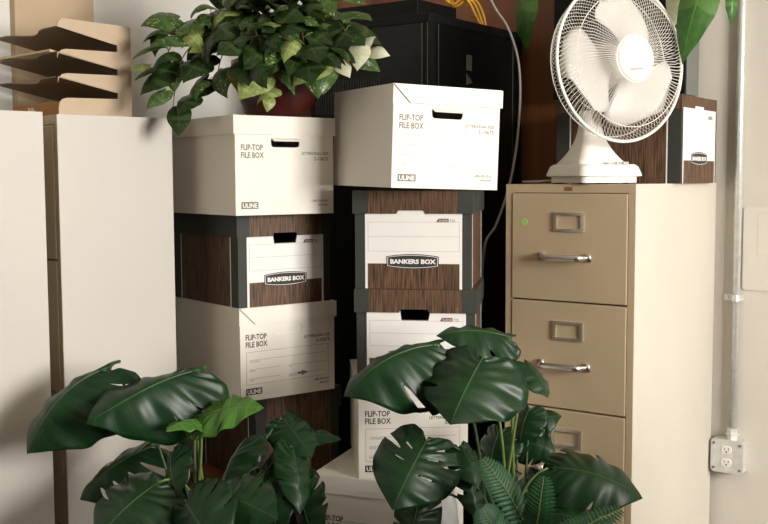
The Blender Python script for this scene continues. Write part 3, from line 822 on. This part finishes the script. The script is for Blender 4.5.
# a tan folder edge lying on the second shelf and a brown carton in the bottom bay
ang = math.atan2(.134 - .169, .18)
pf = V((pso.x, pso.y, H_L))
Rz = Matrix.Rotation(R(46), 4, 'Z')
fl = tag(obj('folder', bx(-.006, .19, .03, SW - .02, .001, .007), mat('manila', (.62, .48, .28), .7, noise=.05)), 'manila folder lying on the middle shelf of the paper sorter', 'folder')
fl.matrix_world = Matrix.Translation(pf) @ Rz @ Matrix.Translation((.002, 0, .170)) @ Matrix.Rotation(-ang, 4, 'Y')
ca = thing('carton', 'orange-brown cardboard carton in the bottom bay of the paper sorter', 'carton', pf + (Rz @ V((.012, .018, 0))), R(46))
obj('carton_body', bx(0, .19, .0, .26, 0, .040, bev=.002), KRAFT, ca)
q = nb()
for k in range(7): box(q, -.001, 0, .13 + k * .006, .137 + k * .006, .018, .022 + .004 * (k % 3))
obj('paint_mark', q, PAPER, ca)

# ------------------------------------------------------------------ leaves
def outline(kind):
    if kind == 'monstera': return [(0.03, .015), (-.07, .09), (-.13, .22), (-.06, .36), (.10, .45), (.30, .48), (.52, .44), (.72, .32), (.88, .15), (1.0, .0)]
    if kind == 'heart': return [(0.03, .01), (-.06, .10), (-.10, .22), (-.02, .35), (.16, .42), (.38, .40), (.60, .30), (.80, .16), (.92, .06), (1.0, 0)]
    return [(0.0, .008), (.06, .10), (.16, .17), (.3, .215), (.45, .22), (.6, .195), (.75, .14), (.88, .07), (1.0, 0)]
def cr(ps, x):
    n = len(ps) - 1; x = max(0, min(.99999, x)) * n; i = int(x); t = x - i
    a = ps[max(i - 1, 0)]; b = ps[i]; c = ps[i + 1]; d = ps[min(i + 2, n)]
    return tuple(.5 * (2 * b[j] + (c[j] - a[j]) * t + (2 * a[j] - 5 * b[j] + 4 * c[j] - d[j]) * t * t + (3 * b[j] - a[j] - 3 * c[j] + d[j]) * t ** 3) for j in (0, 1))
def leaf_mesh(name, kind, L_, width=1.0, arch=.12, fold=.25, ruffle=.02, cuts=(), holes=(), ns=70, nt=8, tipdroop=0.0, twist=0.0, seed=0, asym=0.0, pleat=0.0):
    """leaf lying along +X, upper face +Z, petiole at the origin. arch bows it along its length, fold drops its sides."""
    rnd = random.Random(seed)
    ol = outline(kind)
    bm = nb(); uvl = bm.loops.layers.uv.new('UVMap')
    ph = rnd.random() * 6
    uv = {}
    def pos(x, y, s_=0.0, t_=0.0):
        w_ = y * width
        z = arch * 4 * (x * (1 - x)) * (1 if x > 0 else .6) - tipdroop * max(0, x) ** 2
        z -= fold * (abs(w_) ** 1.6) * 1.9 * (1 + asym * (1 if y > 0 else -1))
        z += pleat * math.cos(2 * PI * 9 * s_) * min(1, t_ * 2.2) * (1.05 - s_)
        z += ruffle * math.sin(x * 21 + ph + (1.3 if y > 0 else 0)) * abs(y) * 2
        p = Vector((x, w_, z)) * L_
        if twist: p = Matrix.Rotation(twist * x, 3, 'X') @ p
        return p
    mid = []
    for side in (1, -1):
        rows = []
        for i in range(ns + 1):
            s = i / ns
            ex, ey = cr(ol, s); mx_ = max(0.0, s ** 1.25 * .985)
            reach = 1.0
            for (c_, wd, dp, sd_) in cuts:
                if sd_ in (0, side):
                    d = abs(s - c_) / wd
                    if d < 1: reach = min(reach, 1 - dp * math.sqrt(1 - d * d) if d < 1 else 1)
            row = []
            for j in range(nt + 1):
                t = j / nt * reach
                bow = .10 * math.sin(PI * t) * (1 - s)
                x = mx_ + (ex - mx_) * t + bow * .5; y = (ey * t) * side
                v = bm.verts.new(pos(x, y, s, t)); uv[v] = (s, t); row.append(v)
            rows.append(row)
        for i in range(ns):
            for j in range(nt):
                f = (rows[i][j], rows[i + 1][j], rows[i + 1][j + 1], rows[i][j + 1])
                s_m = (i + .5) / ns; t_m = (j + .5) / nt
                if any(abs(s_m - h[0]) < h[1] and h[2] < t_m < h[3] and h[4] in (0, side) for h in holes): continue
                try:
                    fc = bm.faces.new(f if side > 0 else f[::-1])
                except ValueError: continue
                fc.smooth = True
                for lp in fc.loops: lp[uvl].uv = uv[lp.vert]
        mid = rows
    bmesh.ops.recalc_face_normals(bm, faces=bm.faces)
    bmesh.ops.remove_doubles(bm, verts=bm.verts, dist=1e-6 + 1e-5)
    if sum(f.normal.z for f in bm.faces) < 0: bmesh.ops.reverse_faces(bm, faces=bm.faces)
    me = bpy.data.meshes.new(name); bm.to_mesh(me); bm.free()
    rib = [pos(k / 10 * .97, 0) + Vector((0, 0, .0012)) for k in range(11)]
    return me, rib
def frame_to(base, tip, nhint):
    x = (tip - base).normalized(); n = (nhint - x * nhint.dot(x)).normalized(); y = n.cross(x)
    return Matrix((x, y, n)).transposed().to_quaternion()
CAM = Vector((0, 0, EYE))
def monstera_leaf(plant, base, tip, nh, width=1.0, arch=.10, fold=.35, cuts=None, holes=(), light=False, seed=0, root=None, rootc=None, r=.0042, ruffle=.03, asym=0.0, stem=None, tipdroop=0.0, twist=0.0):
    L_ = (tip - base).length
    if cuts is None:
        rnd = random.Random(seed + 5)
        cuts = [(c + rnd.uniform(-.015, .015), .009 + rnd.uniform(0, .006), rnd.uniform(.25, .5), sd_) for c in (.42, .62) for sd_ in (1, -1)]
    me, rib = leaf_mesh('leaf', 'monstera', L_, width, arch, fold, ruffle, cuts, holes, 120, 8, tipdroop, twist, seed, asym, .011)
    me.materials.append(MONL if light else MON); me.materials.append(MONU)
    q = frame_to(base, tip, nh)
    inv = plant.matrix_world.inverted()
    o = link_mesh('leaf', me, plant, inv @ base, q)
    md = o.modifiers.new('solid', 'SOLIDIFY'); md.thickness = .0008; md.offset = -1; md.material_offset = 1
    b = nb(); tube(b, rib, .0013 * (L_ / .2), 6, True, .0004)
    obj('midrib', b, STEMG if light else RIBM, o, True)
    if root is not None:
        mid = rootc if rootc is not None else (base * .45 + root * .55 + Vector((0, 0, .06)))
        b = nb(); pts = bez(root, root * .5 + mid * .5 + Vector((0, 0, .05)), mid, base, 14)
        tube(b, [inv @ p for p in pts], r, 8, True, r * .7)
        obj('petiole', b, stem or STEMG, plant, True)
    return o
def planter(parent, r0, r1, h, m_):
    q = nb(); lathe(q, [(r0, 0), (r0 + .004, .01), (r1, h), (r1 - .012, h), (r1 - .016, h - .03), (.0, h - .03)], 40)
    po = obj('pot', q, m_, parent, True)
    q = nb(); lathe(q, [(0, h - .029), (r1 - .016, h - .029), (r1 - .018, h - .022), (0, h - .012)], 32); obj('soil', q, SOIL, parent)
    return po

# ---- left monstera
bpy.context.view_layer.update()
mlx = at(198, 300, 2.40)
ML = thing('monstera_plant', 'large potted monstera in front of the left box stack and pale cabinets', 'plant', V((mlx.x, mlx.y, 0)))
bpy.context.view_layer.update()
planter(ML, .12, .155, .30, PLANTER)
def rootL(i): return V((mlx.x + .05 * math.cos(i * 2.4), mlx.y + .05 * math.sin(i * 2.4), .285))
n_cam = lambda p, ux=0., uz=0.: ((CAM - p).normalized() + V((ux, 0, uz)))
def ML_leaf(b, t, nh, i, **k):
    base = at(*b); tip = at(*t)
    rc = k.pop('rc', None)
    return monstera_leaf(ML, base, tip, V(nh), seed=i * 11, root=rootL(i), rootc=at(*rc) if rc else None, **k)
ML_leaf((108, 368, 2.46), (27, 454, 2.38), (-.45, -.55, .80), 1, width=.95, arch=.16, fold=.65, twist=-.35, cuts=[(.30,.012,.5,1)], rc=(165, 420, 2.42), stem=STEMD)
ML_leaf((200, 370, 2.44), (86, 424, 2.30), (-.05, -.50, .9), 2, width=.78, arch=.08, fold=.9, twist=-.55, cuts=[(.42,.010,.35,1),(.55,.012,.3,1)], rc=(190, 420, 2.42), stem=STEMD)
ML_leaf((196, 420, 2.36), (264, 408, 2.30), (-.1, -.55, .85), 3, width=.70, arch=.10, fold=.3, light=True, rc=(199, 465, 2.38))
ML_leaf((201, 421, 2.36), (166, 432, 2.26), (-.2, -.5, .85), 4, width=.7, arch=.1, fold=.4, light=True, rc=(204, 470, 2.38))
ML_leaf((158, 483, 2.28), (96, 540, 2.16), (-.30, -.85, .55), 5, width=1.15, arch=.07, fold=.30, rc=(196, 462, 2.32))
ML_leaf((155, 446, 2.52), (80, 500, 2.50), (-.1, -.6, .8), 6, width=.9, arch=.12, fold=.8, rc=(190, 460, 2.45), stem=STEMD,
        cuts=[(c, .03, .7, s_) for c in (.36, .5, .64, .76) for s_ in (1, -1)])
ML_leaf((215, 495, 2.26), (278, 520, 2.16), (-.45, -.5, .75), 7, width=1.0, arch=.12, fold=.4, stem=STEMD)
ML_leaf((282, 418, 2.50), (312, 458, 2.42), (.35, -.85, .35), 8, width=.85, arch=.05, fold=.5, rc=(235, 470, 2.45), stem=STEMD)
ML_leaf((292, 446, 2.44), (300, 514, 2.36), (.45, -.85, .25), 9, width=.62, arch=.06, fold=.5, rc=(250, 480, 2.42), stem=STEMD)
ML_leaf((290, 436, 2.52), (342, 440, 2.52), (.1, -.5, .8), 10, width=.5, arch=.1, fold=.5, rc=(250, 470, 2.48), stem=STEMD)
ML_leaf((245, 440, 2.50), (222, 500, 2.40), (-.75, -.5, .35), 11, width=.9, arch=.1, fold=.5, stem=STEMD)
ML_leaf((262, 470, 2.44), (285, 540, 2.36), (-.6, -.6, .3), 12, width=.8, arch=.1, fold=.5, stem=STEMD)
ML_leaf((185, 500, 2.20), (225, 555, 2.10), (-.6, -.5, .6), 13, width=1.1, arch=.1, fold=.4, stem=STEMD)
ML_leaf((172, 452, 2.34), (180, 500, 2.26), (-.6, -.7, .3), 14, width=.8, arch=.1, fold=.5, stem=STEMD)
ML_leaf((300, 480, 2.44), (318, 545, 2.40), (-.5, -.8, .2), 15, width=.7, arch=.1, fold=.5, stem=STEMD)

# ---- right monstera
mrx = at(508, 300, 2.42)
MR_ = thing('monstera_plant', 'large potted monstera between the middle stack and the tan filing cabinet', 'plant', V((mrx.x, mrx.y, 0)))
bpy.context.view_layer.update()
planter(MR_, .12, .15, .30, PLANTER)
def rootR(i): return V((mrx.x + .045 * math.cos(i * 2.4), mrx.y + .045 * math.sin(i * 2.4), .285))
def MR_leaf(b, t, nh, i, **k):
    base = at(*b); tip = at(*t); rc = k.pop('rc', None)
    return monstera_leaf(MR_, base, tip, V(nh), seed=i * 13 + 3, root=rootR(i), rootc=at(*rc) if rc else None, **k)
MR_leaf((440, 345, 2.42), (344, 397, 2.36), (-.16, -.55, .82), 1, width=.92, arch=.16, fold=.85, rc=(480, 390, 2.44), stem=STEMD, cuts=[(.40, .02, .5, -1), (.62, .02, .45, 1), (.72, .025, .55, -1)])
MR_leaf((484, 356, 2.34), (450, 425, 2.22), (-.25, -.88, .42), 2, width=1.30, arch=.07, fold=.35, rc=(505, 410, 2.40), cuts=[(.66, .02, .4, -1)], ruffle=.045)
MR_leaf((510, 338, 2.46), (436, 336, 2.44), (.0, -.45, .85), 3, width=.80, arch=.10, fold=.5, rc=(512, 400, 2.44), cuts=[(.5, .02, .4, 1)])
MR_leaf((524, 362, 2.42), (548, 398, 2.36), (.55, -.75, .45), 4, width=.9, arch=.1, fold=.5, rc=(520, 400, 2.42), cuts=[(.5, .03, .5, 1)])
MR_leaf((428, 438, 2.32), (392, 510, 2.22), (-.10, -.88, .42), 5, width=1.12, arch=.08, fold=.4, rc=(480, 440, 2.38), stem=STEMD,
        holes=[(.40, .010, .25, .55, 1), (.52, .009, .25, .52, -1), (.60, .008, .25, .5, 1), (.36, .010, .25, .5, -1)],
        cuts=[(.30, .02, .55, 1), (.45, .015, .4, 1), (.44, .02, .5, -1)])
MR_leaf((460, 446, 2.36), (478, 488, 2.30), (.3, -.85, .4), 6, width=.8, arch=.1, fold=.6, rc=(490, 450, 2.4), stem=STEMD)
MR_leaf((548, 468, 2.44), (644, 496, 2.40), (.10, -.62, .72), 7, width=.85, arch=.13, fold=.5, rc=(515, 480, 2.43), tipdroop=.05)
MR_leaf((522, 425, 2.52), (562, 416, 2.52), (-.4, -.6, .6), 8, width=.9, arch=.1, fold=.4, stem=STEMD, rc=(512, 460, 2.48))
MR_leaf((518, 440, 2.50), (556, 452, 2.48), (-.4, -.7, .5), 9, width=1.1, arch=.1, fold=.4, stem=STEMD, rc=(512, 470, 2.47))
MR_leaf((500, 430, 2.52), (490, 478, 2.48), (-.6, -.7, .4), 10, width=1.1, arch=.1, fold=.4, stem=STEMD)
MR_leaf((540, 515, 2.36), (620, 540, 2.30), (.1, -.5, .85), 11, width=1.0, arch=.14, fold=.5, stem=STEMD)
MR_leaf((420, 496, 2.32), (408, 560, 2.26), (-.2, -.9, .3), 12, width=.8, arch=.08, fold=.5, stem=STEMD, rc=(480, 480, 2.36))
MR_leaf((468, 478, 2.33), (478, 520, 2.30), (.3, -.9, .3), 13, width=.7, arch=.06, fold=.5, stem=STEMD, rc=(485, 490, 2.36), cuts=[(.5, .05, .6, 0)])
MR_leaf((540, 470, 2.50), (560, 520, 2.46), (-.6, -.7, .3), 14, width=1.2, arch=.1, fold=.4, stem=STEMD)
MR_leaf((490, 480, 2.46), (505, 540, 2.42), (-.6, -.7, .3), 15, width=1.2, arch=.1, fold=.4, stem=STEMD)
MR_leaf((530, 408, 2.50), (520, 444, 2.48), (-.6, -.7, .3), 16, width=1.1, arch=.1, fold=.4, stem=STEMD)

# ---- fern
fx = at(535, 300, 2.22)
FE = thing('fern_plant', 'potted sword fern at the foot of the right monstera', 'plant', V((fx.x, fx.y, 0)))
bpy.context.view_layer.update()
planter(FE, .09, .115, .36, PLANTER)
pin_me, _ = leaf_mesh('leaflet', 'lance', 1.0, 1.2, .06, .3, .02, (), (), 10, 2, .1)
pin_me.materials.append(FERN)
def frond(pts, pl_, nh, sc_=1.0):
    P = smoothpath(pts, 10)
    inv = FE.matrix_world.inverted()
    b = nb(); tube(b, [inv @ p for p in P], .0026, 6, True, .001); fo = obj('frond', b, STEMG, FE, True)
    tot = len(P)
    start = next(i for i, p in enumerate(P) if p.z > .42)
    n = 24
    for k in range(n):
        q = start + (tot - 2 - start) * (k + .5) / n; i = int(q); p = P[i].lerp(P[i + 1], q - i)
        tdir = (P[i + 1] - P[i]).normalized()
        nn = (nh - tdir * nh.dot(tdir)).normalized(); sd_ = nn.cross(tdir)
        a = k / n; ln = pl_ * (math.sin(PI * (.16 + .80 * a)) ** .7) * sc_
        for s_ in (1, -1):
            d = (sd_ * s_ + tdir * .45 - nn * .1).normalized()
            link_mesh('leaflet', pin_me, fo, inv @ p, frame_to(p, p + d, nn), (ln, ln * .62, ln))
fr0 = V((fx.x, fx.y, .35))
frond([fr0, at(528, 540, 2.20), at(512, 500, 2.18), at(496, 476, 2.18), at(482, 458, 2.20)], .044, V((.2, -.8, .6)))
frond([fr0, at(535, 545, 2.18), at(539, 510, 2.14), at(544, 476, 2.14)], .042, V((-.3, -.95, .2)))
frond([fr0, at(505, 548, 2.14), at(492, 525, 2.12), at(482, 508, 2.12)], .045, V((.1, -.8, .6)))
frond([fr0, at(560, 545, 2.24), at(590, 524, 2.28), at(622, 508, 2.32)], .045, V((.0, -.6, .8)))

# ---- tall white vase behind the front leaf
wv = at(440, 480, 2.50)
WV = thing('floor_vase', 'tall white ceramic floor vase half hidden behind monstera leaves', 'vase', V((wv.x, wv.y, 0)))
hv = wv.z
q = nb(); lathe(q, [(.030, 0), (.050, .01), (.062, hv * .4), (.052, hv * .75), (.036, hv * .97), (.037, hv), (.030, hv), (.030, hv - .05), (.0, hv - .05)], 36); obj('body', q, WPLANTER, WV, True)

# ---- pothos in the red pot
ptc = V((-.298, 2.985, top_left))
PT = thing('pothos_plant', 'variegated trailing pothos in a dark red pot on the left box stack', 'plant', ptc)
bpy.context.view_layer.update()
q = nb(); lathe(q, [(.084, 0), (.090, .004), (.108, .05), (.122, .105), (.126, .135), (.131, .137), (.131, .160), (.121, .160), (.116, .14), (.0, .14)], 44); obj('pot', q, POTRED, PT, True)
q = nb(); lathe(q, [(0, .141), (.111, .141), (.1, .148), (0, .152)], 30); obj('soil', q, SOIL, PT)
PM = []
for mi in range(4):
    row = []
    for v_ in range(3):
        me, _ = leaf_mesh('leaf', 'heart', 1.0, (1.0, .88, .8)[v_], (.08, .14, .05)[v_], (.25, .5, .35)[v_], .012, (), (), 22, 5, (.1, .2, .05)[v_], (0, .5, -.4)[v_], v_ * 7 + mi)
        me.materials.append(POTH[mi]); row.append(me)
    PM.append(row)
rp = random.Random(21)
invP = Matrix.Translation(-ptc)
def pleaf(base, tip, nh, mi, v_=None, w_=1.0):
    L_ = (tip - base).length
    link_mesh('leaf', PM[mi][rp.randrange(3) if v_ is None else v_], PT, invP @ base, frame_to(base, tip, nh), (L_, L_ * w_, L_))
pot_top = ptc + V((0, 0, .145))
def vine(pts, nleaf, size, pale=.2, a0=.15, r=.0022, m_=STEMB, spread=1.0):
    P = smoothpath([pot_top + V((rp.uniform(-.06, .06), rp.uniform(-.06, .06), 0))] + pts, 8)
    b = nb(); tube(b, [invP @ p for p in P], r, 6, True, r * .6); obj('vine', b, m_, PT, True)
    for k in range(nleaf):
        q = (a0 + (1 - a0) * (k + .6) / nleaf) * (len(P) - 1.01); i = int(q); p = P[i].lerp(P[i + 1], q - i)
        t = (P[i + 1] - P[i]).normalized()
        side = V((rp.uniform(-1, 1), rp.uniform(-1, .35), rp.uniform(-.5, .5)))
        side = (side - t * side.dot(t)).normalized()
        out = (p - (ptc + V((0, 0, .10)))).normalized()
        base = p + side * .025 * spread + V((0, 0, .008))
        d = (side * .7 + out * .45 + t * .3 + V((0, -.15, -.75))).normalized()
        L_ = size * rp.uniform(.72, 1.15)
        nh = out * .5 + V((rp.uniform(-.4, .4), -.75 + rp.uniform(-.2, .3), .65 + rp.uniform(-.3, .3)))
        x = rp.random(); mi = 2 if x < pale * .5 else (1 if x < .25 + pale * .6 else 0)
        pleaf(base, base + d * L_, nh, mi, None, rp.uniform(.85, 1.1))
        b = nb(); tube(b, [invP @ p, invP @ (p * .5 + base * .5 + V((0, 0, .006))), invP @ base], .0014, 5, True, .001)
        obj('petiole', b, STEMG, PT, True)
ends = [((250, 20, 2.93), (210, 48, 2.88), (200, 105, 2.86)), ((240, 25, 2.95), (186, 52, 2.86), (172, 114, 2.84)), ((235, 10, 2.98), (180, 34, 2.92), (160, 76, 2.88)),
        ((250, 15, 2.98), (215, 12, 2.95), (190, 30, 2.93)), ((262, 20, 2.92), (245, 30, 2.84), (238, 70, 2.80)), ((272, 18, 2.92), (268, 30, 2.82), (262, 72, 2.78)),
        ((290, 15, 2.92), (300, 28, 2.84), (312, 62, 2.80)), ((300, 12, 2.95), (330, 15, 2.90), (352, 40, 2.88)), ((300, 20, 2.92), (326, 36, 2.86), (346, 58, 2.84)),
        ((280, 10, 2.98), (275, -10, 2.95), (268, -22, 2.92)), ((295, 5, 3.0), (318, -6, 2.98), (342, -8, 2.96)), ((262, 8, 3.0), (240, -6, 2.98), (225, -8, 2.96)),
        ((275, 25, 2.90), (285, 35, 2.82), (290, 60, 2.78)), ((285, 20, 2.98), (305, 10, 3.02), (325, 22, 3.05)), ((262, 22, 3.0), (235, 18, 3.04), (215, 28, 3.06)),
        ((255, 28, 2.94), (225, 50, 2.88), (216, 84, 2.86)), ((280, 30, 2.86), (276, 44, 2.80), (272, 78, 2.77)), ((296, 28, 2.86), (304, 44, 2.80), (306, 72, 2.77)), ((262, 30, 2.86), (250, 44, 2.80), (244, 62, 2.78))]
for e_ in ends:
    far = e_[2][0] < 200
    vine([at(*q_) for q_ in e_], 10 if far else 9, .100, .34 if far else .30)
# the cream leaves at the right tip and the pale ones over the rim
vine([at(320, 30, 2.92), at(345, 44, 2.87), at(366, 50, 2.84)], 2, .06, .2)
for (b_, t_, n_, mi) in (((371, 50, 2.84), (389, 55, 2.82), (.1, -.9, .5), 3), ((360, 46, 2.83), (357, 70, 2.81), (-.1, -1, .3), 3), ((362, 47, 2.85), (375, 36, 2.84), (.1, -1, .3), 3),
                         ((340, 62, 2.83), (350, 77, 2.81), (.2, -1, .2), 3), ((322, 58, 2.80), (292, 84, 2.76), (-.2, -.85, .5), 2), ((316, 62, 2.80), (318, 98, 2.77), (.1, -1, .2), 1),
                         ((330, 62, 2.82), (324, 95, 2.80), (.3, -1, .2), 1), ((276, 88, 2.78), (254, 101, 2.76), (-.2, -.7, .7), 2), ((270, 98, 2.77), (267, 112, 2.76), (.3, -1, .2), 2),
                         ((234, 70, 2.80), (238, 92, 2.79), (.5, -.9, .2), 2), ((188, 35, 2.84), (204, 48, 2.82), (.1, -.9, .5), 2), ((150, 66, 2.86), (130, 68, 2.86), (-.1, -.6, .8), 2),
                         ((160, 33, 2.86), (152, 55, 2.84), (-.1, -1, .3), 0), ((165, 62, 2.86), (150, 82, 2.84), (-.1, -1, .3), 0), ((280, 12, 2.80), (306, 20, 2.77), (.2, -.8, .6), 0)):
    pleaf(at(*b_), at(*t_), V(n_), mi, None, 1.05)

# ---- hanging philodendron strands above the fan
hp = st(-.98, 3.16, 2.12)
HP = thing('hanging_plant', 'hanging philodendron with long green leaves dropping in above the fan', 'plant', hp)
bpy.context.view_layer.update()
q = nb(); lathe(q, [(.07, 0), (.10, .02), (.12, .15), (.112, .15), (.105, .12), (0, .12)], 32); obj('pot', q, PLANTER, HP, True)
q = nb(); tube(q, [(0, 0, .12), (0, 0, CEIL - hp.z)], .003, 6); obj('hanger_cord', q, GREYC, HP)
invH = Matrix.Translation(-hp)
hl, _ = leaf_mesh('leaf', 'lance', 1.0, 1.25, .10, .3, .03, (), (), 26, 5, .1); hl.materials.append(PHIL)
hl2, _ = leaf_mesh('leaf', 'lance', 1.0, .95, .10, .3, .03, (), (), 26, 5, .1); hl2.materials.append(POTH[3])
for (b_, t_, n_, w_, me) in (((714, -38, 2.98), (680, 60, 2.92), (-.5, -.85, .2), .66, hl), ((731, -12, 3.05), (732, 24, 3.04), (.2, -1, .2), .7, hl), ((690, -25, 3.08), (672, 26, 3.05), (-.3, -.9, .1), 1.3, hl2)):
    B, T = at(*b_), at(*t_); L_ = (T - B).length
    link_mesh('leaf', me, HP, invH @ B, frame_to(B, T, V(n_)), (L_, L_ * w_, L_))
    s0 = hp + V((0, 0, .13))
    q = nb(); tube(q, [invH @ p for p in bez(s0, s0 + V((0, 0, .12)), B + V((0, 0, .12)), B, 10)], .003, 6); obj('stem', q, STEMG, HP, True)
sp_ = at(530, -60, 3.45)
TV = thing('trailing_vine', 'single narrow green leaf strand hanging beside the black rack', 'plant', sp_)
bpy.context.view_layer.update()
invV = Matrix.Translation(-sp_)
q = nb(); tube(q, [V((0, 0, CEIL - sp_.z)), V((0.01, 0, .2)), V((0, 0, .05)), invV @ at(531, -28, 3.45)], .003, 6); obj('stem', q, STEMG, TV, True)
B, T = at(531, -28, 3.45), at(522, 52, 3.43); L_ = (T - B).length
link_mesh('leaf', hl, TV, invV @ B, frame_to(B, T, V((-.85, -.5, .1))), (L_, L_ * .8, L_))
